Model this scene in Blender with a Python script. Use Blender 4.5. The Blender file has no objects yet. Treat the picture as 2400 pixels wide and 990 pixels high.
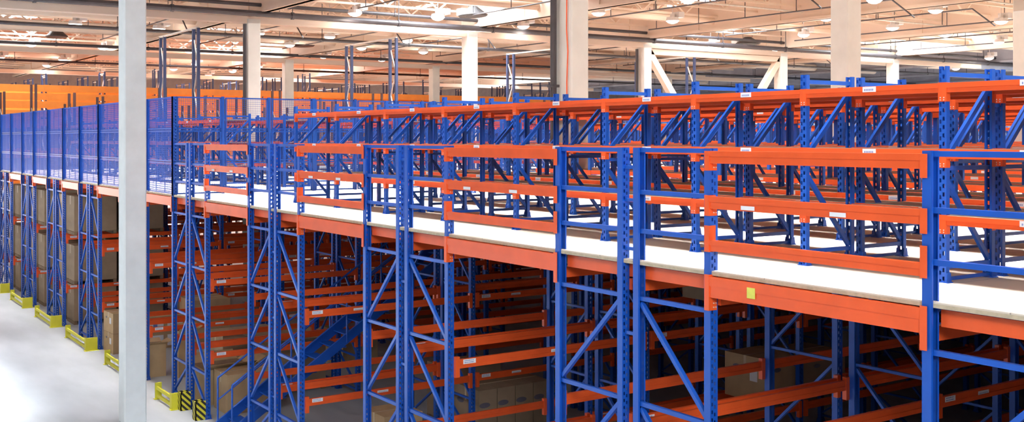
import bpy, math, random
from mathutils import Vector, Matrix
R = math.radians
S = bpy.context.scene
COL = S.collection
random.seed(7)

# ------------------------------------------------------------------ camera
cam_d = bpy.data.cameras.new('camera')
cam = bpy.data.objects.new('camera', cam_d); COL.objects.link(cam)
S.camera = cam
FPX = 2540.0
cam_d.sensor_fit = 'HORIZONTAL'; cam_d.sensor_width = 36.0
cam_d.lens = 36.0 * FPX / 2400.0
cam_d.shift_y = -(495.0 - 332.0) / 2400.0
cam_d.clip_end = 400
cam.location = (24.93, -7.50, 5.925)
cam.rotation_euler = (R(90 - 0.156), 0, R(55.77))

# ------------------------------------------------------------------ world, exposure
S.view_settings.view_transform = 'Standard'; S.view_settings.look = 'None'
S.view_settings.gamma = 1.0; S.view_settings.use_curve_mapping = False
S.view_settings.exposure = 0.14
S.cycles.use_denoising = True
S.cycles.max_bounces = 7; S.cycles.diffuse_bounces = 4; S.cycles.glossy_bounces = 2
S.cycles.transparent_max_bounces = 16
S.cycles.sample_clamp_indirect = 4.0
W = bpy.data.worlds.new('world'); S.world = W; W.use_nodes = True
W.node_tree.nodes['Background'].inputs[0].default_value = (0.88, 0.94, 1.0, 1)
W.node_tree.nodes['Background'].inputs[1].default_value = 0.12

# daylight falling through the roof lights, and the aisle lighting, as large narrow-beam area lights under the roof, plus added fills
def area(x, y, z, sx, sy, power, spread, col=(1, 1, 1), rot=(0, 0, 0)):
    l = bpy.data.lights.new('roof_or_fill_light', 'AREA'); l.shape = 'RECTANGLE'
    l.size = sx; l.size_y = sy; l.energy = power; l.spread = R(spread); l.color = col
    o = bpy.data.objects.new('roof_or_fill_light', l); COL.objects.link(o)
    o.location = (x, y, z); o.rotation_euler = rot
    return o
K = 0.36
for lx in (-17, -5, 7, 19):
    area(lx, 26.2, 10.1, 11, 53, 29000 * K, 32, (1.0, 0.99, 0.97))
    area(lx, -13.2, 10.1, 11, 18, (17000 if lx < 3 else 2600) * K, 40, (0.90, 0.97, 1.0))
area(-44, 22, 10.1, 26, 70, 19000 * K, 60, (1.0, 0.86, 0.70))
area(2, -10, 11.6, 66, 2.5, 980, 140, (0.90, 0.96, 1.0), (R(36), 0, 0))   # added fill for the deck front, high on the camera side
area(-62, 22, 3.2, 5, 80, 3500, 150, (1.0, 0.9, 0.86), (0, R(-90), 0))   # added side light to brighten the floor beyond the deck
area(31, -8, 10.0, 3, 6, 1300, 130, (0.88, 0.95, 1.0), (0, R(70), 0))   # added fill for the right-hand faces of column and posts
for ly in (50, 66):   # cool far end of the hall
    area(-5, ly + 6, 10.3, 50, 12, 9000 * K, 150, (0.75, 0.86, 1.0))

# ------------------------------------------------------------------ materials
def nt(name):
    m = bpy.data.materials.new(name); m.use_nodes = True
    t = m.node_tree; b = t.nodes['Principled BSDF']
    return m, t, b
def ramp2(t, fac, c0, c1, p0=0.3, p1=0.7):
    r = t.nodes.new('ShaderNodeValToRGB')
    r.color_ramp.elements[0].position = p0; r.color_ramp.elements[0].color = (*c0, 1)
    r.color_ramp.elements[1].position = p1; r.color_ramp.elements[1].color = (*c1, 1)
    t.links.new(fac, r.inputs[0]); return r.outputs[0]
def paint(name, c, rough=0.4, var=0.12, scale=3.0, metal=0.0, bump=0.0):
    m, t, b = nt(name)
    tc = t.nodes.new('ShaderNodeTexCoord'); n = t.nodes.new('ShaderNodeTexNoise')
    n.inputs['Scale'].default_value = scale; n.inputs['Detail'].default_value = 5
    t.links.new(tc.outputs['Object'], n.inputs['Vector'])
    c0 = tuple(x * (1 - var) for x in c); c1 = tuple(min(1, x * (1 + var)) for x in c)
    t.links.new(ramp2(t, n.outputs[0], c0, c1), b.inputs['Base Color'])
    b.inputs['Roughness'].default_value = rough; b.inputs['Metallic'].default_value = metal
    if bump:
        bp = t.nodes.new('ShaderNodeBump'); bp.inputs['Strength'].default_value = bump
        t.links.new(n.outputs[0], bp.inputs['Height']); t.links.new(bp.outputs[0], b.inputs['Normal'])
    return m
def emit(name, c, s):
    m = bpy.data.materials.new(name); m.use_nodes = True; t = m.node_tree
    t.nodes.remove(t.nodes['Principled BSDF']); e = t.nodes.new('ShaderNodeEmission')
    e.inputs[0].default_value = (*c, 1); e.inputs[1].default_value = s
    t.links.new(e.outputs[0], t.nodes['Material Output'].inputs[0])
    m.cycles.emission_sampling = 'NONE' if s < 6 else 'AUTO'
    return m
BLUE = (0.006, 0.085, 0.47)
ORNG = (0.80, 0.105, 0.022)
m_blue = paint('blue_paint', BLUE, 0.38, 0.10)
m_org = paint('orange_paint', ORNG, 0.3, 0.08)
m_org2 = paint('amber_paint', (0.98, 0.30, 0.045), 0.45, 0.06)
m_galv = paint('galvanised_steel', (0.72, 0.68, 0.62), 0.4, 0.1, 6, 0.2)
m_yel = paint('yellow_paint', (0.78, 0.74, 0.05), 0.45, 0.06)
m_dark = paint('dark_steel', (0.035, 0.033, 0.04), 0.5, 0.2)
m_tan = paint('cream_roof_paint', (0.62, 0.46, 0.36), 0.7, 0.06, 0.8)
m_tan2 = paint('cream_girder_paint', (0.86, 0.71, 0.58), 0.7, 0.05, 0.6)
m_grey = paint('grey_roof_steel', (0.30, 0.31, 0.36), 0.6, 0.15, 1.0)
m_white = paint('white_enamel', (0.86, 0.86, 0.86), 0.4, 0.03)
m_conc = paint('pale_concrete', (0.84, 0.91, 0.94), 0.85, 0.06, 2.2, 0, 0.05)
m_conc2 = paint('cream_concrete', (0.82, 0.80, 0.74), 0.85, 0.06, 1.6, 0, 0.05)
m_edge = paint('chipboard_edge', (0.50, 0.42, 0.30), 0.9, 0.15, 20)
m_board = paint('shelf_chipboard', (0.47, 0.39, 0.31), 0.85, 0.12, 6)
m_wire = paint('blue_wire', (0.008, 0.09, 0.50), 0.4, 0.05)
m_lamp = emit('lamp_glow', (1.0, 0.95, 0.88), 5.0)
m_sky = emit('daylight_glow', (0.93, 0.96, 1.0), 5.0)
m_side_glow = emit('added_side_glow', (1.0, 0.90, 0.86), 2.2)  # glow of the added side wall panels
m_winb = emit('cool_window_glow', (0.75, 0.86, 1.0), 1.1)
m_navy = paint('navy_paint', (0.03, 0.05, 0.13), 0.5, 0.1)
m_blk = paint('black_plastic', (0.02, 0.02, 0.022), 0.5, 0.2)

def perforated(name, c):
    # two staggered columns of slots punched through the post face (object Y across, Z up)
    m, t, b = nt(name)
    b.inputs['Base Color'].default_value = (*c, 1); b.inputs['Roughness'].default_value = 0.38
    N = t.nodes; L = t.links
    tc = N.new('ShaderNodeTexCoord'); sp = N.new('ShaderNodeSeparateXYZ'); L.new(tc.outputs['Object'], sp.inputs[0])
    def ma(op, a, bb=None):
        n = N.new('ShaderNodeMath'); n.operation = op
        for i, v in enumerate((a, bb)):
            if v is None: continue
            if isinstance(v, (int, float)): n.inputs[i].default_value = v
            else: L.new(v, n.inputs[i])
        return n.outputs[0]
    y, z = sp.outputs[1], sp.outputs[2]
    def column(y0, off):
        a = ma('LESS_THAN', ma('ABSOLUTE', ma('SUBTRACT', y, y0)), 0.0105)
        zz = ma('FRACT', ma('ADD', ma('DIVIDE', z, 0.075), off))
        bb = ma('LESS_THAN', ma('ABSOLUTE', ma('SUBTRACT', zz, 0.5)), 0.24)
        return ma('MULTIPLY', a, bb)
    hole = ma('MAXIMUM', column(0.028, 0.0), column(0.062, 0.35))
    tr = N.new('ShaderNodeBsdfTransparent'); mx = N.new('ShaderNodeMixShader')
    L.new(hole, mx.inputs[0]); L.new(b.outputs[0], mx.inputs[1]); L.new(tr.outputs[0], mx.inputs[2])
    L.new(mx.outputs[0], N['Material Output'].inputs[0])
    return m
m_perf = perforated('perforated_blue_paint', BLUE)

def mat_floor():
    m, t, b = nt('floor_concrete')
    tc = t.nodes.new('ShaderNodeTexCoord'); mp = t.nodes.new('ShaderNodeMapping'); mp.inputs['Scale'].default_value = (0.25, 0.9, 1)
    n = t.nodes.new('ShaderNodeTexNoise'); n.inputs['Scale'].default_value = 1.2; n.inputs['Detail'].default_value = 8
    t.links.new(tc.outputs['Object'], mp.inputs[0]); t.links.new(mp.outputs[0], n.inputs[0])
    t.links.new(ramp2(t, n.outputs[0], (0.40, 0.43, 0.46), (0.54, 0.56, 0.60), 0.3, 0.7), b.inputs['Base Color'])
    b.inputs['Roughness'].default_value = 0.55
    return m
m_floor = mat_floor()
def mat_deck():
    m, t, b = nt('deck_board')
    tc = t.nodes.new('ShaderNodeTexCoord'); br = t.nodes.new('ShaderNodeTexBrick')
    br.inputs['Scale'].default_value = 1.0; br.inputs['Mortar Size'].default_value = 0.006
    br.inputs['Brick Width'].default_value = 2.4; br.inputs['Row Height'].default_value = 0.9
    br.inputs['Color1'].default_value = (0.62, 0.54, 0.45, 1); br.inputs['Color2'].default_value = (0.66, 0.58, 0.49, 1)
    br.inputs['Mortar'].default_value = (0.30, 0.26, 0.24, 1)
    t.links.new(tc.outputs['Object'], br.inputs[0]); t.links.new(br.outputs[0], b.inputs['Base Color'])
    b.inputs['Roughness'].default_value = 0.6
    return m
m_deck = mat_deck()
def mat_carton(name, c):
    m, t, b = nt(name)
    tc = t.nodes.new('ShaderNodeTexCoord'); n = t.nodes.new('ShaderNodeTexNoise'); n.inputs['Scale'].default_value = 4
    t.links.new(tc.outputs['Object'], n.inputs[0])
    t.links.new(ramp2(t, n.outputs[0], tuple(x * .85 for x in c), c), b.inputs['Base Color'])
    b.inputs['Roughness'].default_value = 0.85
    return m
m_cart = mat_carton('carton_board', (0.52, 0.36, 0.20)); m_cart2 = mat_carton('brown_carton_board', (0.36, 0.26, 0.17))
m_tape = paint('packing_tape', (0.62, 0.50, 0.33), 0.3, 0.05)
m_ink = paint('dark_print', (0.13, 0.12, 0.16), 0.7, 0.1)
m_label = paint('white_label', (0.85, 0.86, 0.9), 0.6, 0.02)
m_inkb = paint('blue_print', (0.16, 0.22, 0.5), 0.6, 0.1)
m_wood = paint('pallet_wood', (0.22, 0.15, 0.09), 0.9, 0.2, 8)
m_note = paint('yellow_note', (0.72, 0.70, 0.12), 0.7, 0.1, 12)
def mat_hazard():
    m, t, b = nt('hazard_stripes')
    tc = t.nodes.new('ShaderNodeTexCoord'); sp = t.nodes.new('ShaderNodeSeparateXYZ'); t.links.new(tc.outputs['Object'], sp.inputs[0])
    a = t.nodes.new('ShaderNodeMath'); a.operation = 'ADD'; t.links.new(sp.outputs[0], a.inputs[0]); t.links.new(sp.outputs[2], a.inputs[1])
    a2 = t.nodes.new('ShaderNodeMath'); a2.operation = 'ADD'; t.links.new(a.outputs[0], a2.inputs[0]); t.links.new(sp.outputs[1], a2.inputs[1])
    d = t.nodes.new('ShaderNodeMath'); d.operation = 'DIVIDE'; d.inputs[1].default_value = 0.13; t.links.new(a2.outputs[0], d.inputs[0])
    f = t.nodes.new('ShaderNodeMath'); f.operation = 'FRACT'; t.links.new(d.outputs[0], f.inputs[0])
    r = ramp2(t, f.outputs[0], (0.8, 0.72, 0.05), (0.02, 0.02, 0.02), 0.49, 0.51)
    t.links.new(r, b.inputs['Base Color']); return m
m_haz = mat_hazard()

# ------------------------------------------------------------------ mesh helpers
class MB:
    def __init__(s): s.v = []; s.f = []; s.m = []; s.mats = []
    def mi(s, mat):
        if mat not in s.mats: s.mats.append(mat)
        return s.mats.index(mat)
    def hexa(s, p, mat):
        b = len(s.v); s.v += [tuple(q) for q in p]; k = s.mi(mat)
        for f in ((0, 3, 2, 1), (4, 5, 6, 7), (0, 1, 5, 4), (1, 2, 6, 5), (2, 3, 7, 6), (3, 0, 4, 7)):
            s.f.append(tuple(b + i for i in f)); s.m.append(k)
        return s
    def box(s, x0, y0, z0, x1, y1, z1, mat):
        return s.hexa([(x0, y0, z0), (x1, y0, z0), (x1, y1, z0), (x0, y1, z0), (x0, y0, z1), (x1, y0, z1), (x1, y1, z1), (x0, y1, z1)], mat)
    def bar(s, p, q, w, h, mat, up=(0, 0, 1)):
        p = Vector(p); q = Vector(q); d = (q - p).normalized(); u = Vector(up)
        if abs(d.dot(u)) > 0.99: u = Vector((0, 1, 0))
        a = d.cross(u).normalized() * w / 2; c = a.cross(d).normalized() * h / 2
        return s.hexa([p - a - c, p + a - c, q + a - c, q - a - c, p - a + c, p + a + c, q + a + c, q - a + c], mat)
    def cyl(s, p, q, r, mat, n=10, r2=None, cap=True):
        p = Vector(p); q = Vector(q); d = (q - p).normalized(); u = Vector((0, 0, 1)) if abs(d.z) < 0.9 else Vector((1, 0, 0))
        a = d.cross(u).normalized(); c = a.cross(d); b = len(s.v); k = s.mi(mat); r2 = r if r2 is None else r2
        for i in range(n):
            t = 2 * math.pi * i / n; e = a * math.cos(t) + c * math.sin(t)
            s.v.append(tuple(p + e * r)); s.v.append(tuple(q + e * r2))
        for i in range(n):
            j = (i + 1) % n; s.f.append((b + 2 * i, b + 2 * j, b + 2 * j + 1, b + 2 * i + 1)); s.m.append(k)
        if cap:
            s.f.append(tuple(b + 2 * i for i in range(n))[::-1]); s.m.append(k)
            s.f.append(tuple(b + 2 * i + 1 for i in range(n))); s.m.append(k)
        return s
    def data(s, name):
        me = bpy.data.meshes.new(name); me.from_pydata(s.v, [], s.f); me.polygons.foreach_set('material_index', s.m)
        for m in s.mats: me.materials.append(m)
        me.update(); return me
def ob(name, me, parent=None, loc=(0, 0, 0), rz=0.0, rot=None):
    if isinstance(me, MB): me = me.data(name)
    o = bpy.data.objects.new(name, me); COL.objects.link(o)
    o.location = loc; o.rotation_euler = rot if rot else (0, 0, rz)
    if parent: o.parent = parent
    return o
def tag(o, label, cat, group=None):
    o['label'] = label; o['category'] = cat
    if group: o['group'] = group
    return o
def thing(name, label, cat, loc=(0, 0, 0), rz=0.0, group=None):
    return tag(ob(name, None, None, loc, rz), label, cat, group)
def struct(name, me, label=None, loc=(0, 0, 0), rz=0):
    o = ob(name, me, None, loc, rz); o['kind'] = 'structure'
    if label: o['label'] = label
    return o
ORD = ['first', 'second', 'third', 'fourth', 'fifth', 'sixth', 'seventh', 'eighth', 'ninth', 'tenth', 'eleventh', 'twelfth',
       'thirteenth', 'fourteenth', 'fifteenth', 'sixteenth', 'seventeenth', 'eighteenth', 'nineteenth', 'twentieth']

# ------------------------------------------------------------------ the hall
H = 4.64                      # top of the mezzanine deck
struct('floor', MB().box(-64, -30, -0.2, 45, 80, 0, m_floor), 'pale worn concrete hall floor')
struct('floor_mezzanine', MB().box(-22.8, 0.02, H - 0.012, 44, 74, H, m_deck).box(-22.8, 0.02, H - 0.045, 44, 74, H - 0.012, m_edge),
       'pale board deck of the mezzanine with chipboard edge')
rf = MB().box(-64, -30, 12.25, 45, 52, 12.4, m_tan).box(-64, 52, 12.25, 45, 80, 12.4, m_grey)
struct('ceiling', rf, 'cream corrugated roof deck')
struct('wall_back', MB().box(-64, 78, 0, 45, 78.3, 12.3, paint('pale_blue_wall', (0.62, 0.70, 0.82), 0.8, 0.04)), 'pale blue far end wall')
struct('wall_right', MB().box(45, -2, 0, 45.3, 80, 12.3, m_conc2), 'cream side wall beyond the end of the deck')
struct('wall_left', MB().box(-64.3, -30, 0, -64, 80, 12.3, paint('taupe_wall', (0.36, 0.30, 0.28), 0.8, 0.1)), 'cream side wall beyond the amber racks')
for i, y in enumerate(range(-24, 76, 9)):  # glowing panels added for the bright background seen under the deck
    w = MB().box(-63.99, y, 0.3, -63.9, y + 7.2, 3.4, m_side_glow)
    for k in range(1, 4): w.box(-63.9, y + k * 1.8 - .04, 0.3, -63.82, y + k * 1.8 + .04, 3.4, m_conc2)
    struct('window_%d' % (i + 1), w, 'added glowing panel low in the side wall')
for i, x in enumerate(range(-60, 40, 12)):
    w = MB().box(x, 77.85, 7.2, x + 11, 77.99, 8.6, m_winb)
    for k in range(1, 5): w.box(x + k * 2.2 - .05, 77.8, 7.2, x + k * 2.2 + .05, 77.85, 8.6, m_grey)
    struct('window_%d' % (i + 20), w, 'high strip window in the far end wall')

# columns
def column(x, y, w, top, mat, label, d=None, ch=0.03):
    d = d or w; a, b = w / 2, d / 2; m = MB(); k = m.mi(mat)
    prof = [(-a + ch, -b), (a - ch, -b), (a, -b + ch), (a, b - ch), (a - ch, b), (-a + ch, b), (-a, b - ch), (-a, -b + ch)]
    for z in (0, top):
        for p in prof: m.v.append((p[0], p[1], z))
    for i in range(8):
        j = (i + 1) % 8; m.f.append((i, j, 8 + j, 8 + i)); m.m.append(k)
    m.f.append(tuple(range(8))[::-1]); m.m.append(k); m.f.append(tuple(range(8, 16))); m.m.append(k)
    return struct('column', m, label, (x, y, 0))
column(1.68, -1.30, 0.46, 12.2, m_conc, 'pale grey concrete column standing in front of the mezzanine')
c2 = column(5.15, 7.63, 0.60, 12.2, m_conc2, 'cream concrete column with dark downpipe and orange cable', 0.5)
column(5.1, 17.29, 0.60, 12.2, m_conc2, 'white lit concrete column rising behind the orange shelving', 0.6)
column(5.1, 26.4, 0.66, 12.2, m_conc2, 'cream concrete column farthest along the near column line')
for i, y in enumerate((6.85, 16.2, 25.69, 34.86, 43.91)):
    column(-13, y, 0.5, 10.25, m_conc2, '%s cream column of the middle column line' % ORD[i])
for i, y in enumerate((15.93, 25.25, 34.5, 44)):
    column(-31.5, y, 0.5, 10.25, m_conc2, '%s cream column of the far column line' % ORD[i])
# downpipe and cable on the column
tag(ob('downpipe', MB().cyl((0, 0, 4.65), (0, 0, 10.85), 0.075, m_dark, 12).box(-.1, -.1, 7.1, .1, .1, 7.16, m_dark).box(-.1, -.1, 9.3, .1, .1, 9.36, m_dark), None, (4.93, 7.255, 0)), 'dark vertical downpipe clamped to the cream concrete column', 'pipe')
cb = MB(); zz = [12.1, 10.5, 9.2, 8.4, 7.9, 7.2, 6.2, 4.7]; xx = [0, 0, .01, .0, .05, .01, 0.02, 0.0]
for i in range(7): cb.cyl((xx[i], 0, zz[i]), (xx[i + 1], 0, zz[i + 1]), 0.014, m_org, 6)
tag(ob('power_cable', cb, None, (5.30, 7.35, 0)), 'thin orange cable hanging down the cream concrete column', 'cable')
for y, px in ((6.85, -12.72), (25.69, -13.1)):
    tag(ob('downpipe', MB().cyl((0, 0, 4.645), (0, 0, 10.05), 0.07, m_dark, 10), None, (px, y - .36, 0)),
        'dark downpipe on the %s column of the middle line' % ('first' if y < 10 else 'third'), 'pipe')

# roof girders along X, beams along Y, joists
def girder_x(y, z0, z1, mat=m_tan2):
    g = MB().box(-62, y - .09, z0, 44, y + .09, z1, mat).box(-62, y - .2, z0, 44, y + .2, z0 + .12, mat)
    x = -60
    while x < 44: g.box(x, y - .13, z0, x + .08, y + .13, z1, mat); x += 4.6
    return struct('roof_girder', g, 'deep cream roof girder')
for i, y in enumerate((-11.5, -2.2, 7.2, 16.5, 25.7, 34.9, 44.0)): girder_x(y, 10.5, 11.75)
for y in (53.5, 62.5, 71.5): girder_x(y, 10.5, 11.6, m_grey)
for x in (5.1, -13.0, -31.5, -50):
    struct('roof_beam', MB().box(x - .22, -29, 10.1 if x < 0 else 10.9, x + .22, 52, 10.34 if x < 0 else 11.2, m_tan2)
           .box(x - .22, 52, 10.1, x + .22, 79, 10.34, m_grey), 'long cream beam carried on the column line')
def joist(x):
    g = MB(); g.box(x - .05, -29, 11.05, x + .05, 52, 11.13, m_tan2).box(x - .05, -29, 11.95, x + .05, 52, 12.05, m_tan2)
    y = -28.0; k = 0
    while y < 51:
        g.bar((x, y, 11.1 if k % 2 else 12.0), (x, y + 1.15, 12.0 if k % 2 else 11.1), .045, .06, m_tan2); y += 1.15; k += 1
    return g
for i, x in enumerate([-60 + 2.25 * k for k in range(46)]):
    if x > 30: break
    struct('roof_joist', joist(x), 'open web roof joist')
for i, x in enumerate((-20.2, -8.5, -26.5, -37.5, -44)):
    d = MB().cyl((x, -29, 10.95), (x, 60, 10.95), 0.24 if i % 2 == 0 else .16, m_tan2, 12, cap=False)
    tag(ob('air_duct', d), 'round cream air duct under the roof, ' + ['above the middle of the fenced deck', 'nearest the orange shelving', 'above the end of the fenced deck',
        'above the amber racks', 'farthest, beyond the amber racks'][i], 'duct', 'air ducts')
def pipe(x, z, r, mat, label, y0=-29, y1=76, hang=True):
    m = MB().cyl((x, y0, z), (x, y1, z), r, mat, 10, cap=False)
    if hang:
        y = y0 + 2
        while y < y1: m.box(x - .012, y - .012, z, x + .012, y + .012, 12.2, m_dark).cyl((x, y - .05, z), (x, y + .05, z), r * 1.25, mat, 10); y += 4.4
    return tag(ob('sprinkler_pipe', m), label, 'pipe', 'sprinkler pipes under the roof')
pipe(-12.45, 10.42, 0.11, m_dark, 'thick dark main pipe along the middle column line')
pipe(-12.75, 10.78, 0.07, m_dark, 'thinner dark pipe just above the thick main pipe')
pipe(-19.6, 10.3, 0.075, m_dark, 'dark pipe between the middle and far column lines')
pipe(-31.0, 10.5, 0.08, m_dark, 'dark pipe along the far column line')
pipe(-3.6, 10.85, 0.035, m_galv, 'slim pale pipe over the orange shelving')
pipe(-42.0, 10.4, 0.07, m_dark, 'dark pipe beyond the far column line')
pipe(2.2, 10.9, 0.03, m_galv, 'slim pale pipe beside the near column line')
pipe(-24.5, 10.75, 0.03, m_dark, 'slim dark pipe above the fenced deck end')
def cross_pipe(y, x0, x1, label):
    m = MB(); zt = 10.7
    m.cyl((x0, y, zt), (x1, y, zt), .028, m_dark, 8).cyl((x1, y, zt), (x1 + .9, y, zt - .7), .028, m_dark, 8)
    x = x0 + .5
    while x < x1: m.box(x - .012, y - .012, zt, x + .012, y + .012, 12.2, m_dark); x += 2.6
    tag(ob('branch_pipe', m), label, 'pipe', 'branch pipes hung below the girders')
k = 0
for y in (5.5, 10.2, 14.8, 19.5, 24.2, 28.9, 33.6, 38.3, 42.9):
    for x0 in (-29.5, -11.0, 6.5 if y > 15 else None):
        if x0 is None: continue
        cross_pipe(y, x0, x0 + 12.5, 'thin dark branch pipe, %s row back, %s' % (ORD[round((y - 5.5) / 4.68)], {-29.5: 'between the far columns', -11.0: 'over the shelving', 6.5: 'past the near columns'}[x0])); k += 1
# diagonal bracing between two columns of the middle line
br = MB().bar((-13, 25.9, 9.95), (-13, 28.5, 6.6), .3, .3, m_tan2).bar((-13, 34.7, 9.95), (-13, 32.0, 6.6), .3, .3, m_tan2)
br.bar((-13, 25.9, 9.95), (-13, 34.7, 9.95), .3, .26, m_tan2)
br.bar((-13, 28.5, 6.6), (-13, 29.8, 4.9), .3, .3, m_tan2).bar((-13, 32.0, 6.6), (-13, 30.6, 4.9), .3, .3, m_tan2)
struct('column_bracing', br, 'cream tubular bracing between two columns')

# roof lights
for i, (x, y, sx, sy) in enumerate(((-10.3, 13.6, 4.6, 3.2), (-37.2, 14.2, 6, 3), (-10.5, 41.2, 5.5, 3.4), (-10.8, 28.8, 4.6, 3.2), (-46, 22.5, 5, 3.5), (-19, 19.5, 4, 3), (-33.5, 2.5, 3, 2), (-48, 42, 8, 5), (-4, 50, 5, 3.4))):
    w = MB().box(x - sx / 2, y - sy / 2, 12.12, x + sx / 2, y + sy / 2, 12.22, m_sky)
    for k in range(1, 4): w.box(x - sx / 2 + sx * k / 4 - .06, y - sy / 2, 12.04, x - sx / 2 + sx * k / 4 + .06, y + sy / 2, 12.12, m_white)
    w.box(x - sx / 2, y - .06, 12.04, x + sx / 2, y + .06, 12.12, m_white)
    struct('window_%d' % (40 + i), w, 'bright roof light')
    area(x, y, 12.0, sx * .8, sy * .8, 950, 170, (0.92, 0.96, 1.0))

# purlins across the joists
for i in range(27):
    y = -6 + 2.3 * i
    struct('roof_purlin', MB().box(-62, y - .05, 12.05, 36, y + .05, 12.25, m_tan2), 'slim cream roof purlin')
# ceiling lamps
lm = MB().cyl((0, 0, 0.02), (0, 0, 0.16), 0.27, m_white, 20, 0.24).cyl((0, 0, 0.16), (0, 0, 0.30), 0.10, m_white, 12).cyl((0, 0, .30), (0, 0, 1.65), .012, m_white, 6)
hous = lm.data('lamp_housing')
ln = MB().cyl((0, 0, -0.05), (0, 0, 0.02), 0.19, m_lamp, 20, 0.255).cyl((0, 0, -0.09), (0, 0, -0.05), 0.08, m_lamp, 20, 0.19).data('lamp_lens')
bx = MB().box(-.2, .12, .16, .24, .42, .38, m_white).data('ballast_box')
LAMPS = [(-21.9, 2.7), (-33.4, 3.1), (-33.5, 6.6), (-43.7, 3.3), (-43.5, 6.7), (-49.2, 6.9), (-56.4, 7.3), (-56.4, 11.8), (-21.9, 6.1), (-55.8, 15.4), (-32.9, 10.9), (-42.7, 14.4), (-48.5, 14.8), (-54.5, 19.2), (-48.5, 18.9), (-21.5, 10.4), (-42.8, 18.6), (-26.4, 13.9), (-12.0, 10.5), (-11.5, 13.8), (-21.2, 13.7), (-20.9, 17.6), (-26.0, 17.7), (-32.5, 18.5), (-26.4, 21.6), (-32.8, 22.4), (-12.3, 18.4), (-6.8, 18.0), (-2.1, 18.1), (-7.2, 22.1), (-13.9, 26.6), (-7.7, 26.0), (-14.2, 31.1), (-14.3, 35.9), (1.4, 23.4), (0.8, 27.7), (-3.2, 26.5), (-4.0, 31.7), (-4.6, 36.3), (0.0, 33.2), (-8.2, 31.0), (-5.4, 41.8), (-9.0, 35.6), (-15.6, 41.7), (-16.1, 46.3), (-11.7, 51.1), (-18.5, 58.1)]
LAMPS.sort(key=lambda p: (-round(p[0] / 6), p[1]))
rows = {}
for (x, y) in LAMPS: rows.setdefault(-round(x / 6), []).append((x, y))
rk = sorted(rows)
for ri, r in enumerate(rk):
    for ci, (x, y) in enumerate(sorted(rows[r], key=lambda p: p[1])):
        where = ('nearest', 'second', 'third', 'fourth', 'fifth', 'sixth', 'seventh', 'eighth', 'ninth', 'tenth')[ci]
        t = thing('high_bay_lamp', 'round high bay lamp, %s along the %s lamp line beyond the near columns' % (where, ORD[ri]), 'ceiling lamp', (x, y, 10.6), 0, 'round high bay lamps under the roof')
        pl = bpy.data.lights.new('lamp_light', 'POINT'); pl.energy = 55; pl.shadow_soft_size = 0.25; pl.color = (1.0, 0.87, 0.76)
        po = bpy.data.objects.new('lamp_light', pl); COL.objects.link(po); po.parent = t; po.location = (0, 0, -.42)
        ob('lamp_housing', hous, t); ob('lamp_lens', ln, t); ob('ballast_box', bx, t)
# dark hanging reflectors
fm = MB().cyl((0, 0, 0.0), (0, 0, 0.34), 0.62, m_blk, 20, 0.16).cyl((0, 0, -.05), (0, 0, 0), .56, m_blk, 20, .62)
fm = fm.data('reflector_bowl')
for (x, y), lb in zip(((-29.4, 3.5), (-27.6, 15.2), (-11.0, 15.1), (-13.9, 33.4), (-15.8, 49.6)), ('over the amber racks', 'beside the second middle column', 'under the brightest roof light', 'near the bracing', 'below the farthest roof light')):
    t = thing('heater_reflector', 'black oval hanging heater %s' % lb, 'heater', (x, y, 10.75), 0, 'black hanging heaters')
    o = ob('reflector_bowl', fm, t); o.scale = (1.25, .8, 1)
    ob('hanging_rod', MB().cyl((-.3, 0, .3), (-.5, 0, 1.5), .012, m_dark, 6).cyl((.3, 0, .3), (.5, 0, 1.5), .012, m_dark, 6), t)
    ob('burner_box', MB().box(-1.0, -.14, .08, -.6, .14, .34, m_white), t)

# ------------------------------------------------------------------ rack parts
def post(m, x0, y0, z0, z1, pw, pd, side, perf=True):
    """open channel post; side=+1: web on the left face, open towards +x"""
    xw = x0 if side > 0 else x0 + pw
    a, b = (xw, xw + .004) if side > 0 else (xw - .004, xw)
    m.box(a, y0, z0, b, y0 + pd, z1, m_perf if perf else m_blue)
    fa, fb = (x0 + .004, x0 + pw) if side > 0 else (x0, x0 + pw - .004)
    m.box(fa, y0, z0, fb, y0 + .005, z1, m_blue)
    m.box(fa, y0 + pd - .005, z0, fb, y0 + pd, z1, m_blue)
    xl = x0 + pw if side > 0 else x0
    m.box(xl - .002, y0 + .0055, z0, xl + .002, y0 + .02, z1, m_blue); m.box(xl - .002, y0 + pd - .02, z0, xl + .002, y0 + pd - .0055, z1, m_blue)
def frame_posts(Wd, top, pw, pd, foot=True, z0=0.0, perf=True):
    m = MB(); post(m, 0, 0, z0, top, pw, pd, 1, perf); post(m, Wd - pw, 0, z0, top, pw, pd, -1, perf)
    if foot:
        for x in (pw / 2, Wd - pw / 2):
            m.box(x - pw * .8, -.025, z0, x + pw * .8, pd + .025, z0 + .008, m_blue)
            for sy in (-.012, pd + .004): m.hexa([(x - pw * .8, sy, z0 + .008), (x + pw * .8, sy, z0 + .008), (x + pw * .8, sy + .008, z0 + .008), (x - pw * .8, sy + .008, z0 + .008),
                                                 (x - pw * .5, sy, z0 + .09), (x + pw * .5, sy, z0 + .09), (x + pw * .5, sy + .008, z0 + .09), (x - pw * .5, sy + .008, z0 + .09)], m_blue)
    return m
def brace(x0, z0, x1, z1, pd, mat=None, w=.045):
    return MB().bar((x0, pd / 2, z0), (x1, pd / 2, z1), .03, w, mat or m_blue, up=(0, 1, 0)) if False else MB().bar((x0, pd / 2, z0), (x1, pd / 2, z1), pd * .45, w, mat or m_blue, up=(0, 0, 1))
PW, PD = 0.085, 0.10

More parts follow.
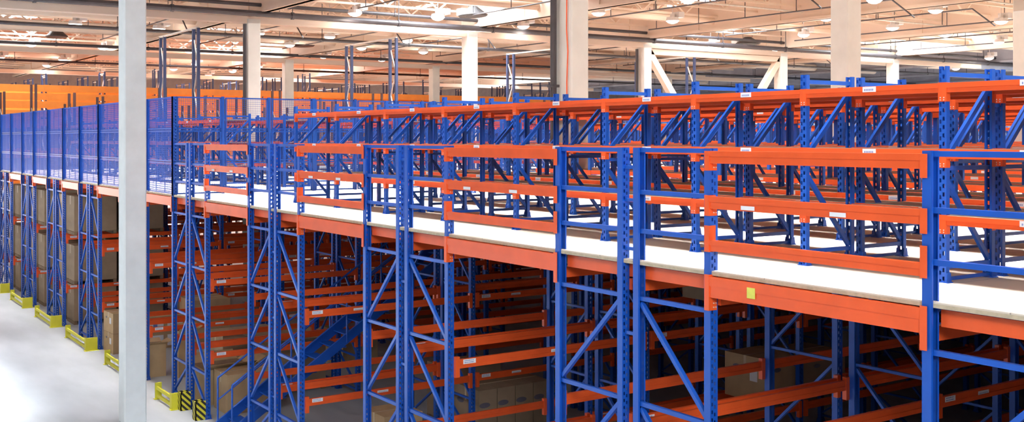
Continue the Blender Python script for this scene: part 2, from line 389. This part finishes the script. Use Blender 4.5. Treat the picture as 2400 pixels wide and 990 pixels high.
# label plate (white with a few printed lines)
def plate_mesh(w, h, d=.002, big=False):
    m = MB().box(0, -d, 0, w, 0, h, m_label)
    for i in range(3 if big else 2):
        z = h * (.25 + .26 * i); x = w * .1
        while x < w * .85:
            l = w * random.uniform(.04, .12); m.box(x, -d - .0006, z, x + l, -d, z + h * .12, m_inkb); x += l + w * .04
    return m
plate_s = plate_mesh(.22, .062).data('price_label'); plate_b = plate_mesh(.20, .10, big=True).data('load_label')

# ------------------------------------------------------------------ pallet racks under the deck
FX = [(-22.85, -21.75, -21.52, -20.42), (-18.24, -17.2, -16.96, -15.95), (-13.70, -12.63, -12.37, -11.28), (-9.12, -8.03, -7.80, -6.72),
      (-4.50, -3.42, -3.15, -2.05), (0.07, 1.165, 1.32, 2.445), (4.88, 6.025, 6.21, 7.365), (9.82, 10.975, 11.15, 12.365),
      (14.80, 16.005, 16.18, 17.325), (19.67, 20.87, 21.05, 22.2)]
BAY = 3.5; LV = (1.40, 2.93, 4.42)
NAMES = ['farthest', 'second farthest', 'third farthest', 'fourth farthest', 'behind the grey column', 'at the fence corner',
         'first past the fence', 'left of the middle aisle', 'right of the middle aisle', 'closest at the right']
_rear = {}
def rear_frame(Wd, left):
    k = (round(Wd, 2), left)
    if k not in _rear:
        m = frame_posts(Wd, 4.5, PW, PD); zs = [.16, .92, 2.02, 3.13, 4.24]
        for i, z in enumerate(zs):
            m.bar((PW, .05, z), (Wd - PW, .05, z), .045, .035, m_blue)
            if i < 4:
                p, q = (Wd - PW, PW) if left else (PW, Wd - PW)
                m.bar((p, .05, zs[i + 1] - .05), (q, .05, z + .05), .045, .035, m_blue)
        _rear[k] = m.data('upright_frame')
    return _rear[k]
def beam_y(length, first):
    m = MB().box(-.022, 0, -.12, .022, length, 0, m_org).box(-.0275, .001, -.1215, .0275, length - .001, -.07, m_org)
    for y0 in (-.004, length - .06): m.box(-.03, y0, -.24, .034, y0 + .064, .04, m_org)
    return m
bm_bay = beam_y(BAY - .10, True).data('rack_beam')
bm_top = MB().box(-.022, 0, -.12, .022, BAY - .1, 0, m_org).data('rack_beam')
bm_long = MB().box(-.022, 0, -.12, .022, 27.9, 0, m_org).data('rack_beam')
for pi, f in enumerate(FX):
    for s in (0, 1):
        xa, xb = f[2 * s], f[2 * s + 1]; Wd = xb - xa
        left = s == 0
        t = thing('pallet_rack', 'pallet rack under the deck, %s row of the pair %s' % ('left' if left else 'right', NAMES[pi]), 'pallet rack', (xa, 0, 0), 0, 'pallet racks under the mezzanine')
        guard = pi >= 5
        top = 5.83 if guard else (4.60)
        fr = ob('upright_frame', frame_posts(Wd, top, PW, PD), t)
        zs = [.16, .92, 2.02, 3.13, 4.24]
        hz = zs + [4.615] + ([4.95, 5.36, 5.805] if guard else [])
        for z in hz: ob('horizontal_brace', brace(PW * .8, z, Wd - PW * .8, z, PD), fr)
        for i in range(4):
            a, b = (PW, Wd - PW)
            if left: a, b = b, a      # mirrored frames: the diagonals meet at the pair's gap
            z0, z1 = zs[i + 1] - .05, zs[i] + .05
            if pi < 5 or True: ob('diagonal_brace', brace(a, z0, b, z1, PD), fr)
        for j in range(1, 13 if pi > 2 else 9): ob('upright_frame', rear_frame(Wd, left), t, (0, j * BAY, 0))
        if left:
            g = f[2] - xb
            for z in (1.2, 2.65, 3.85) + ((4.75, 5.27, 5.62) if guard else ()):
                ob('row_spacer', MB().bar((Wd, .05, z), (Wd + g, .05, z), .035, .035, m_blue), t)
        lv = LV if pi not in (0, 1, 2, 3, 4) else (1.28, 2.85, 4.42)
        for zi, z in enumerate(lv):
            for sd, x in ((0, -.02), (1, Wd + .02)):
                if (sd == 1) == left and zi < 2 and False: continue
                for j in range(5):
                    o = ob('rack_beam', bm_bay if zi < 2 else bm_top, t, (x if sd == 0 else x, j * BAY + .10, z))
                    if sd == 1 and j < 2 and zi < 2:
                        ob('load_label', plate_b, o, (.0235, .12, -.108), R(90))
                        if random.random() < .6: ob('price_label', plate_s, o, (.0235, .75 + random.random(), -.09), R(90))
                ob('rack_beam', bm_long, t, (x, 5 * BAY + .1, z))
        if pi < 5:   # end guard bar in yellow is made below
            pass

# ------------------------------------------------------------------ deck edge beams and guard rails in the aisles
def span_beam(name, x0, x1, y, ztop, h, lug_top, lug_bot, label, cat, group, depth=.05):
    t = tag(ob(name, MB().box(0, 0, -h, x1 - x0, depth, 0, m_org).box(0, -.008, -h * .45, x1 - x0, 0, 0, m_org), None, (x0, y, ztop)), label, cat, group)
    L = x1 - x0
    for xx, sgn in ((0, -1), (L, 1)):
        m = MB().box(min(xx, xx + sgn * .058), -.012, lug_bot, max(xx, xx + sgn * .058), -.004, lug_top, m_org)
        m.box(xx - (.004 if sgn > 0 else 0), -.012, lug_bot, xx + (.0 if sgn > 0 else .004), depth + .03, lug_top, m_org)
        m.box(xx - (.0 if sgn < 0 else .006), .03, lug_bot, xx + (.006 if sgn < 0 else 0), .095, min(lug_top, -.02 if h < .15 else lug_top), m_org)
        for k in range(2):
            for q in range(2): m.cyl((xx + sgn * -.0, .05 + q * .03, lug_bot + .03 + k * .04), (xx - sgn * .014, .05 + q * .03, lug_bot + .03 + k * .04), .006, m_galv, 6)
        ob('end_connector', m, t)
    return t
AIS = ['behind the grey column', 'beside the fence corner', 'left of the middle', 'in the middle', 'nearest on the right']
for i in range(9):
    x0, x1 = FX[i][3] + 0.0, FX[i + 1][0]
    nm = ['farthest', 'second farthest', 'third farthest', 'fourth farthest', 'at the grey column', 'just past the fence corner', 'left of the middle', 'in the middle', 'nearest, with a yellow note'][i]
    b = span_beam('deck_beam', x0, x1, -.012, 4.585, .20, .02, -.33, 'orange deck edge beam over the aisle, ' + nm, 'deck beam', 'orange deck edge beams')
    if i == 8: ob('yellow_note', MB().box(.50, -.012, -.145, .60, -.0085, -.045, m_note), b)
    if i >= 5:
        for z, w, lt, lb, h in ((5.805, 'top', .0, -.19, .12), (5.365, 'middle', .01, -.19, .12), (4.94, 'bottom', .14, -.115, .105)):
            g = span_beam('guard_rail', x0, x1, -.012, z, h, lt, lb, 'orange %s guard rail across the aisle opening %s' % (w, nm.split(',')[0]), 'guard rail', 'orange guard rails at the deck edge')
            if w == 'middle':
                for q in (.18, .62): ob('price_label', MB().box((x1 - x0) * q, -.0105, -h + .012, (x1 - x0) * q + .17, -.0085, -h + .05, m_label), g)
# beams closing the front of each rack pair at deck level, and the cross beams further in
for i in range(10):
    f = FX[i]
    tag(ob('deck_beam', MB().box(f[0] + .1, .104, 4.44, f[3] - .1, .15, 4.575, m_org)), 'orange deck beam behind the pallet rack pair ' + NAMES[i], 'deck beam', 'deck beams behind the rack pairs')
    for j in range(1, 6):
        if i < 9:
            tag(ob('cross_beam', MB().box(f[3], BAY * j, 4.36, FX[i + 1][0], BAY * j + .05, 4.57, m_org)), 'cross beam under the deck, %s back, right of the pair %s' % (ORD[j - 1], NAMES[i]), 'deck beam', 'cross beams under the deck')

# ------------------------------------------------------------------ yellow end guards
def end_guard(x0, x1, label, hazard=False):
    t = thing('rack_end_guard', label, 'barrier', (x0, -.34, 0), 0, 'yellow rack end guards on the floor')
    L = x1 - x0
    for z in (.05, .22): ob('guard_bar', MB().box(.0, .0, z, L, .04, z + .075, m_yel), t)
    ob('end_plate', MB().box(-.05, -.02, 0, .0, .12, .37, m_yel).box(-.07, -.05, 0, .05, .14, .012, m_yel), t)
    ob('end_plate', MB().box(L, -.02, 0, L + .05, .30, .36, m_yel).box(L - .04, -.05, 0, L + .10, .34, .012, m_yel).box(L - .09, -.02, 0, L, -.01, .36, m_yel), t)
    return t
for i, nm in enumerate(('farthest along the deck edge', 'second farthest', 'third farthest', 'left of the grey column', 'partly behind the grey column')):
    end_guard(FX[i][0] - .02, FX[i][3] + .02, 'low yellow rack end guard on the floor, ' + nm)
end_guard(0.05, 1.2, 'low yellow rack end guard right of the grey column')
for x, lb in ((1.33, 'beside the yellow guard'), (2.33, 'under the last post of the corner rack')):
    tag(ob('post_protector', MB().box(-.09, -.16, 0, .11, -.14, .4, m_haz).box(-.09, -.16, 0, -.07, .06, .4, m_haz).box(.09, -.16, 0, .11, .06, .4, m_haz), None, (x, -.06, 0)),
        'black and yellow striped post protector ' + lb, 'post protector', 'striped post protectors')

# ------------------------------------------------------------------ mesh fence
def fence_panel(wd, ht=2.24, nv=2, r=.0075):
    fm = MB()
    for z in (0, .745, 1.49, 2.21): fm.box(0, 0, z, wd, .025, z + .03, m_blue)
    for z in (.69, 1.435): fm.box(0, 0, z, wd, .025, z + .03, m_blue)
    for x in (0, wd - .03): fm.box(x, 0, 0, x + .03, .025, ht, m_blue)
    for k in range(1, nv + 1): fm.box(wd * k / (nv + 1) - .009, .005, 0, wd * k / (nv + 1) + .009, .02, ht, m_blue)
    wm = MB()
    n = int(wd / .05)
    for i in range(1, n): wm.box(wd * i / n - r, .01, .02, wd * i / n + r, .015, ht - .02, m_wire)
    n = int(ht / .05)
    for i in range(1, n): wm.box(.02, .015, ht * i / n - r, wd - .02, .02, ht * i / n + r, m_wire)
    return fm.data('panel_frame'), wm.data('wire_mesh')
fposts = [-22.75, -20.47, -18.19, -16.03, -13.65, -11.34, -9.07, -6.79, -4.45, -2.11, 0.07]
pm = MB(); post(pm, 0, 0, 0, 2.27, .10, .10, 1); post(pm, 0, 0, 0, 2.27, .10, .10, -1); pm = pm.data('fence_post')
for i, x in enumerate(fposts):
    tag(ob('fence_post', pm, None, (x, .0, H - .02)), 'blue perforated fence post on the deck edge, ' + (ORD[i] + ' from the far end' if i < 10 else 'at the fence corner'), 'fence post', 'blue fence posts along the deck edge')
    if i < 10:
        w = fposts[i + 1] - x - .10
        a, b = fence_panel(w)
        t = thing('wire_fence', 'tall blue wire mesh fence panel on the deck edge, %s from the far end' % ORD[i], 'fence panel', (x + .10, .04, H + .01), 0, 'mesh fence panels along the deck edge')
        ob('panel_frame', a, t); ob('wire_mesh', b, t)
a, b = fence_panel(1.04, nv=0, r=.0026)
for i in range(10):
    y = .1 + 1.14 * i
    t = thing('wire_fence', 'blue wire mesh fence panel crossing the deck, %s back from the corner post' % ORD[i], 'fence panel', (.14, y, H + .01), R(90), 'mesh fence panels running back across the deck')
    ob('panel_frame', a, t); ob('wire_mesh', b, t)
    tag(ob('fence_post', MB().box(-.05, .02, 0, .05, .1 if i % 3 == 2 else .075, 2.27, m_blue), None, (.10, y + 1.04, H - .0)), 'blue fence post crossing the deck, %s back from the corner' % ORD[i], 'fence post', 'blue fence posts running back across the deck')

# ------------------------------------------------------------------ shelving on the deck
SD, SP, SQ = 0.75, 0.05, 0.075           # frame depth, post size across / along
ST = 1.93; SL = (0.60, 1.19, 1.78)
XS = [4.53, 6.44, 8.40, 10.35, 12.32, 14.30, 15.91, 17.49, 19.07, 20.65, 22.23, 23.81]
sf_posts = frame_posts(SD, ST, SP, SQ).data('upright_frame')
sb = [('horizontal_brace', brace(SP, .03, SD - SP, .03, SQ, w=.03)), ('horizontal_brace', brace(SP, .14, SD - SP, .14, SQ, w=.04)),
      ('horizontal_brace', brace(SP, 1.02, SD - SP, 1.02, SQ, w=.04)), ('horizontal_brace', brace(SP, 1.86, SD - SP, 1.86, SQ, w=.04)),
      ('diagonal_brace', brace(SP * .7, .93, SD - SP, .17, SQ, w=.045)), ('diagonal_brace', brace(SP * .7, 1.10, SD - SP, 1.76, SQ, w=.045))]
sb = [(n, m.data(n)) for n, m in sb]
def sbeam(L, lw=True):
    m = MB().box(0, -.004, -.085, L, .036, 0, m_org).box(0, -.010, -.045, L, -.004, 0, m_org)
    for x in (-.0375, L): m.box(x, -.009, -.165, x + .0375, -.002, 0.005, m_org)
    for x in (.0005, L - .0045): m.box(x, -.009, -.165, x + .004, .05, 0.005, m_org)
    for x in (-.02, L + .02): 
        for z in (-.13, -.15): m.cyl((x, -.012, z), (x, -.008, z), .006, m_galv, 6)
    return m
_sb, _bd = {}, {}
def get_beam(L):
    k = round(L, 2)
    if k not in _sb: _sb[k] = sbeam(L).data('shelf_beam')
    return _sb[k]
def get_board(L):
    k = round(L, 2)
    if k not in _bd: _bd[k] = MB().box(.0, .036, -.02, L, SD - .036, -.001, m_board).box(0, -.0, -.0 + .0, L, .036, .001, m_board).data('shelf_board')
    return _bd[k]
lab = MB().box(0, -.0125, 0, .15, -.0105, .05, m_label)
for i in range(6): lab.box(.02 + i * .018, -.0135, .012, .03 + i * .018, -.0125, .03, m_inkb)
lab = lab.data('price_label')
def shelving(xs, y, label, detail):
    t = thing('shelving_rack', label, 'shelving', (xs[0], y, H), 0, 'rows of orange and blue shelving on the deck')
    if detail:
        for x in xs:
            fr = ob('upright_frame', sf_posts, t, (x - xs[0] + SQ, 0, 0), R(90))
            for n, me in sb: ob(n, me, fr)
        for a, b in zip(xs[:-1], xs[1:]):
            L = b - a - SQ; x = a - xs[0] + SQ
            for z in SL:
                o = ob('shelf_beam', get_beam(L), t, (x, 0, z))
                ob('price_label', lab, o, (L * .46, 0, -.053))
                ob('shelf_beam', get_beam(L), t, (x + L, SD, z), R(180))
                ob('shelf_board', get_board(L), t, (x, 0, z))
    return t
def row_mesh(xs, full):
    """one far row: frames, beams and boards in simple form"""
    m = MB(); x00 = xs[0]
    for x in xs:
        x -= x00
        for yy in (0, SD - SP): m.box(x, yy, 0, x + SQ, yy + SP, ST, m_blue)
        for z in (.03, .14, 1.02, 1.86): m.box(x + .02, SP, z - .018, x + .055, SD - SP, z + .018, m_blue)
        m.bar((x + .037, SP, .93), (x + .037, SD - SP, .17), .035, .04, m_blue); m.bar((x + .037, SP, 1.10), (x + .037, SD - SP, 1.76), .035, .04, m_blue)
    for a, b in zip(xs[:-1], xs[1:]):
        a -= x00; b -= x00
        for z in SL:
            for yy in (0, SD - .036):
                m.box(a + SQ, yy, z - .085, b, yy + .036, z, m_org)
            m.box(a + SQ, .036, z - .02, b, SD - .036, z - .001, m_board)
            m.box(a - .03, -.008, z - .16, a + SQ + .03, -.002, z, m_org)
            m.box((a + b) / 2, -.011, z - .058, (a + b) / 2 + .15, -.009, z - .01, m_label)
    return m
# right-hand field
k = 0
ROWY = [1.10] + [3.62 + 3.45 * i for i in range(13)]
_rm = {}
for r in range(9):
    for half in (0, 1):
        y = ROWY[r] + half * .87
        # only as far right as can be seen
        xr = 24.93 - 0.589 * (y + 7.5) + 3.0
        xs = [x for x in XS if x < max(xr, 8)]
        if r < 2 and half == 0 or r == 0: xs = [x for x in XS if x < 22.5]
        lb = 'orange and blue shelving row on the open deck, %s row back from the guard rails' % ORD[k]
        if r < 2: shelving(xs, y, lb, True)
        else:
            n = len(xs)
            if n not in _rm: _rm[n] = row_mesh(xs, True).data('shelving_rack')
            tag(ob('shelving_rack', _rm[n], None, (xs[0], y, H)), lb, 'shelving', 'rows of orange and blue shelving on the deck')
        k += 1
# short ties between the back to back frames of the first double rows
for r in range(2):
    for x in XS[:10]:
        y = ROWY[r] + SD
        tag(ob('row_tie', MB().box(x + .02, y, H + 1.58, x + .05, y + .12, H + 1.61, m_blue)),
            'short blue tie bar between shelving frames, %s from the fence, %s double row' % (ORD[XS.index(x)], ORD[r]), 'tie bar', 'tie bars between shelving frames')
# fenced field to the left
XL = [-19.3 + 1.9 * i for i in range(10)]
lm_ = row_mesh(XL, True).data('shelving_rack')
k = 0
for r in range(14):
    for half in (0, 1):
        y = ROWY[r] + half * .87
        if y < 1.5: continue
        tag(ob('shelving_rack', lm_, None, (XL[0], y, H)), 'shelving row inside the fenced deck, %s row back from the mesh fence' % (ORD[k] if k < 20 else ORD[k - 20] + ' after the twentieth'), 'shelving', 'shelving rows inside the fenced deck'); k += 1

# ------------------------------------------------------------------ amber pallet racks beyond the deck
def amber(x, y0, n, top, label, pitch=2.85, lv=(3.72, 5.3, 6.9, 7.35, 7.8, 8.2, 8.62)):
    m = thing('pallet_rack', label, 'pallet rack', (x, y0, 0), 0, 'tall amber pallet racks beyond the deck')
    fr = MB()
    for i in range(n + 1):
        tp = top + (.95 if i % 3 == 0 else (.45 if i % 3 == 1 else .65)); yy = i * pitch
        for xx in (0, 1.02): fr.box(xx, yy, 0, xx + .07, yy + .07, tp, m_navy)
        z = .3; s = 0
        while z < tp - 1.2:
            fr.bar((.09 if s % 2 else 1.02, yy + .045, z), (1.02 if s % 2 else .09, yy + .045, z + 1.1), .03, .05, m_galv); z += 1.1; s += 1
        fr.bar((.09, yy + .045, tp - .1), (1.02, yy + .045, tp - .1), .03, .05, m_galv)
    o = ob('upright_frames', fr, m); o['kind'] = 'stuff'
    for z in lv:
        for xx in (-.02, 1.08):
            b = MB().box(xx - .03, 0, z - .34, xx + .03, n * pitch, z, m_org2)
            for i in range(n + 1): b.box(xx - .034, i * pitch - .03, z - .26, xx + .034, i * pitch + .12, z + .01, m_org2)
            ob('rack_beam', b, m)
    return m
for i, x in enumerate((-34.4, -35.8, -39.4, -40.8, -44.4, -45.8, -49.4)):
    amber(x, 1.2 if i else .9, 13, 8.75, 'amber beamed tall pallet rack beyond the fenced deck, %s row out' % ORD[i])
# bare uprights standing between the deck and the amber racks
k = 0
m_brown = paint('dark_oxide_paint', (0.09, 0.045, 0.05), 0.5, 0.15)
for x, tp, yy0 in ((-25.2, 7.9, 3.1), (-27.6, 8.35, 2.0), (-30.6, 8.1, 1.2)):
    for i in range(13):
        fr = MB()
        for xx in (0, 1.02): fr.box(xx, 0, 0, xx + .10, .10, tp - (.5 if i % 2 else 0), m_brown)
        z = .3; s = 0
        while z < tp - 1.4: fr.bar((.09 if s % 2 else 1.02, .045, z), (1.02 if s % 2 else .09, .045, z + 1.0), .03, .05, m_galv); z += 1.0; s += 1
        tag(ob('rack_upright', fr, None, (x, yy0 + i * 2.85, 0)), 'bare dark rack upright with pale lacing, %s back, %s line beyond the deck' % (ORD[i], {-25.2: 'nearest', -27.6: 'middle', -30.6: 'farthest'}[x]), 'rack upright', 'bare rack uprights beyond the deck')
# tall lattice towers
def tower(x, y, z1, label, mat):
    m = thing('lattice_tower', label, 'tower', (x, y, H), 0, 'tall dark lattice towers on the deck')
    for xx in (0, .52): ob('tower_leg', MB().box(xx, 0, 0, xx + .10, .10, z1 - H, mat), m)
    l = MB(); z = .3; s = 0
    while z < z1 - H - 1: l.bar((.10 if s % 2 else .52, .05, z), (.52 if s % 2 else .10, .05, z + .9), .03, .05, m_galv); z += .9; s += 1
    ob('lacing', l, m); return m
for i, (xa, xb, y, zt) in enumerate(((-17.6, -13.6, 4.85, 9.85), (-17.6, -13.6, 12.75, 9.9), (-17.6, -13.6, 21.1, 9.9), (-18.0, -14.2, 29.4, 9.9))):
    tower(xa, y, zt, 'tall dark lattice tower, left one of the %s portal behind the fence' % ORD[i], m_navy)
    t = tower(xb, y, zt, 'tall dark lattice tower, right one of the %s portal behind the fence' % ORD[i], m_navy)
    ob('head_beam', MB().box(xa - xb, 0, zt - H - .02, .62, .07, zt - H + .04, m_galv), t)

# ------------------------------------------------------------------ staircase under the deck
st = thing('staircase', 'blue steel staircase climbing away under the deck behind the corner rack', 'staircase', (3.35, -.05, 0))
sl = .66; L = 6.2
for x in (0, .8): ob('stringer', MB().bar((x, 0, .08), (x, L, .08 + sl * L), .05, .19, m_blue), st)
for i in range(18): ob('tread', MB().box(0, .2 + i * .335, .2 + i * .222, .8, .2 + i * .335 + .27, .225 + i * .222, m_blue), st)
for x in (-.02, .82):
    rl = MB().cyl((x, 0, 1.05), (x, L, 1.05 + sl * L), .022, m_blue, 8).cyl((x, 0, .6), (x, L, .6 + sl * L), .018, m_blue, 8)
    for k in range(6): rl.cyl((x, k * L / 5, sl * k * L / 5), (x, k * L / 5, 1.05 + sl * k * L / 5), .02, m_blue, 8)
    ob('handrail', rl, st)

# ------------------------------------------------------------------ cartons
def carton(x, y, z, sx, sy, sz, label, mat=None, rz=0, pallet=False, printed=False, packs=False, name='carton', group='cartons stored under the deck'):
    mat = mat or m_cart
    t = thing(name, label, 'carton', (x, y, z), rz, group)
    if pallet:
        p = MB()
        for k in range(3): p.box(0, k * (sy - .1) / 2, 0, sx, k * (sy - .1) / 2 + .1, .1, m_wood)
        for k in range(6): p.box(k * (sx - .1) / 5, 0, .1, k * (sx - .1) / 5 + .1, sy, .12, m_wood)
        ob('pallet_base', p, t); z0 = .12
    else: z0 = 0
    ob('carton_body', MB().box(0, 0, z0, sx, sy, z0 + sz, mat), t)
    if 'open carton' in label:
        for (xa, ya, xb, yb, dx, dy) in ((0, 0, sx, 0, 0, -1), (0, sy, sx, sy, 0, 1), (0, 0, 0, sy, -1, 0), (sx, 0, sx, sy, 1, 0)):
            f = min(sx, sy) * .35; zt = z0 + sz
            ob('flap', MB().hexa([(xa, ya, zt), (xb, yb, zt), (xb + dx * f, yb + dy * f, zt + f * .5), (xa + dx * f, ya + dy * f, zt + f * .5),
                                  (xa, ya, zt + .006), (xb, yb, zt + .006), (xb + dx * f, yb + dy * f, zt + f * .5 + .006), (xa + dx * f, ya + dy * f, zt + f * .5 + .006)], mat), t)
        ob('dark_inside_sheet', MB().box(.02, .02, z0 + sz, sx - .02, sy - .02, z0 + sz + .003, m_wood), t)  # dark sheet on the closed top, standing in for the shaded inside
    else: ob('tape_strip', MB().box(sx / 2 - .03, -.002, z0 + sz * .75, sx / 2 + .03, sy + .002, z0 + sz + .002, m_tape), t)
    if printed:
        o = ob('printed_oval', MB().cyl((.0015, 0, 0), (0, 0, 0), sz * .10, m_ink, 16), t, (sx, sy * .32, z0 + sz * .72)); o.scale = (1, 1.2, .5)
        ob('white_label', MB().box(sx * .62, -.003, z0 + sz * .45, sx * .8, 0, z0 + sz * .75, m_label), t)
        o = ob('printed_oval', MB().cyl((0, -.0015, 0), (0, 0, 0), sz * .10, m_ink, 16), t, (sx * .3, 0, z0 + sz * .72)); o.scale = (1.2, 1, .5)
    if packs:
        for a in (0, 1):
            for b in (0, 1):
                ob('white_pack', MB().box(sx - .002, sy * (.08 + .47 * a), z0 + sz * (.08 + .47 * b), sx + .02, sy * (.45 + .47 * a), z0 + sz * (.42 + .47 * b), m_label)
                   .box(sx + .02, sy * (.2 + .47 * a), z0 + sz * (.15 + .47 * b), sx + .022, sy * (.3 + .47 * a), z0 + sz * (.33 + .47 * b), m_inkb), t)
    return t
lvn = ['on the floor', 'on the lower beams', 'on the upper beams']
for pi, nm in ((0, 'farthest rack pair'), (1, 'second farthest rack pair'), (2, 'third farthest rack pair')):
    for li, z in enumerate((0.0, 1.28, 2.85)):
        for q in range(2):
            for s in range(2):
                carton(FX[pi][2 * s] + (-.03 if li else .03), .35 + q * 1.5, z, 1.02 if li == 0 else 1.12, 1.3, 1.12, 'carton %s, %s, %s side, %s' % (lvn[li], nm, 'left' if s == 0 else 'right', 'front' if q == 0 else 'rear'), m_cart2, 0, True)
for s, (z, h) in enumerate(((0, .55), (.56, .55))):
    carton(-6.62, .12, z, .85, .75, h, 'medium carton %s by the guard left of the grey column' % ('at the bottom' if s == 0 else 'stacked on top'), m_cart, 0.05, printed=True)
carton(-6.9, 1.05, 0, 1.0, 1.15, .9, 'pale carton showing four white packs on its side behind the grey column', m_cart, 0, packs=True)
carton(-6.8, 2.3, 0, 1.2, 1.1, 1.3, 'closed carton behind the one with four white packs', m_cart)
carton(-2.7, .15, 0, .42, .42, .8, 'tall open carton standing in front beside the corner rack', m_cart)
carton(-2.4, .75, 0, .55, .45, 1.15, 'taller open carton behind the small one near the corner rack', m_cart)
carton(-1.6, 1.4, 0, 1.1, 1.5, 1.05, 'big brown carton on a pallet left of the corner rack', m_cart2, 0, True)
carton(0.35, .35, 0, .95, 1.1, .78, 'wide open carton on the floor inside the corner rack', m_cart)
carton(1.5, .5, 0, .85, 1.2, .85, 'brown carton on the floor in the right half of the corner rack', m_cart)
carton(0.2, 2.0, 0, 1.0, 1.3, 1.0, 'big carton on a pallet behind the wide open carton', m_cart2, 0, True)
carton(-1.9, 4.6, 0, 1.3, 1.0, .8, 'flat carton with yellow side deeper in the aisle left of the corner rack', m_cart)
carton(-4.0, 4.8, 0, 1.2, 1.0, .9, 'carton deep inside behind the grey column', m_cart)
carton(-3.6, 7.5, 0, 1.2, 1.4, 1.2, 'carton farthest in behind the grey column', m_cart2)
carton(6.32, 1.75, 0, .85, .8, .8, 'tan carton with dark oval print, front of the first rack past the fence', m_cart, 0, printed=True)
carton(4.98, 3.9, 0, 1.0, 1.2, 1.1, 'pallet carton behind the tan oval printed one', m_cart2, 0, True)
for q in range(4):
    carton(6.33, 3.72 + q * .43, 0, .98, .41, 1.05, 'tall carton on the floor of the first rack past the fence, %s' % ORD[q], m_cart2, 0, printed=True)
    carton(9.9, 3.9 + q * .75, 0, 1.0, .68, .9, 'dark brown carton on the floor left of the middle aisle, %s back' % ORD[q], m_cart2, 0)
carton(11.25, 6.35, 1.42, .95, .9, .76, 'brown carton with oval print and white label resting deep on the lower beams', m_cart, 0, printed=True)
carton(11.25, 7.3, 1.42, .95, 1.1, .70, 'second brown carton behind the labelled one on the lower beams', m_cart2, 0, printed=True)
carton(11.2, 5.3, 0, 1.0, 1.5, 1.0, 'large carton with oval print on the floor below the labelled carton', m_cart, 0, printed=True)
carton(9.9, 6.6, 2.95, .9, .9, .6, 'small carton high on the upper beams in the dark', m_cart2)
# slats of loose pallets resting on the lower beams
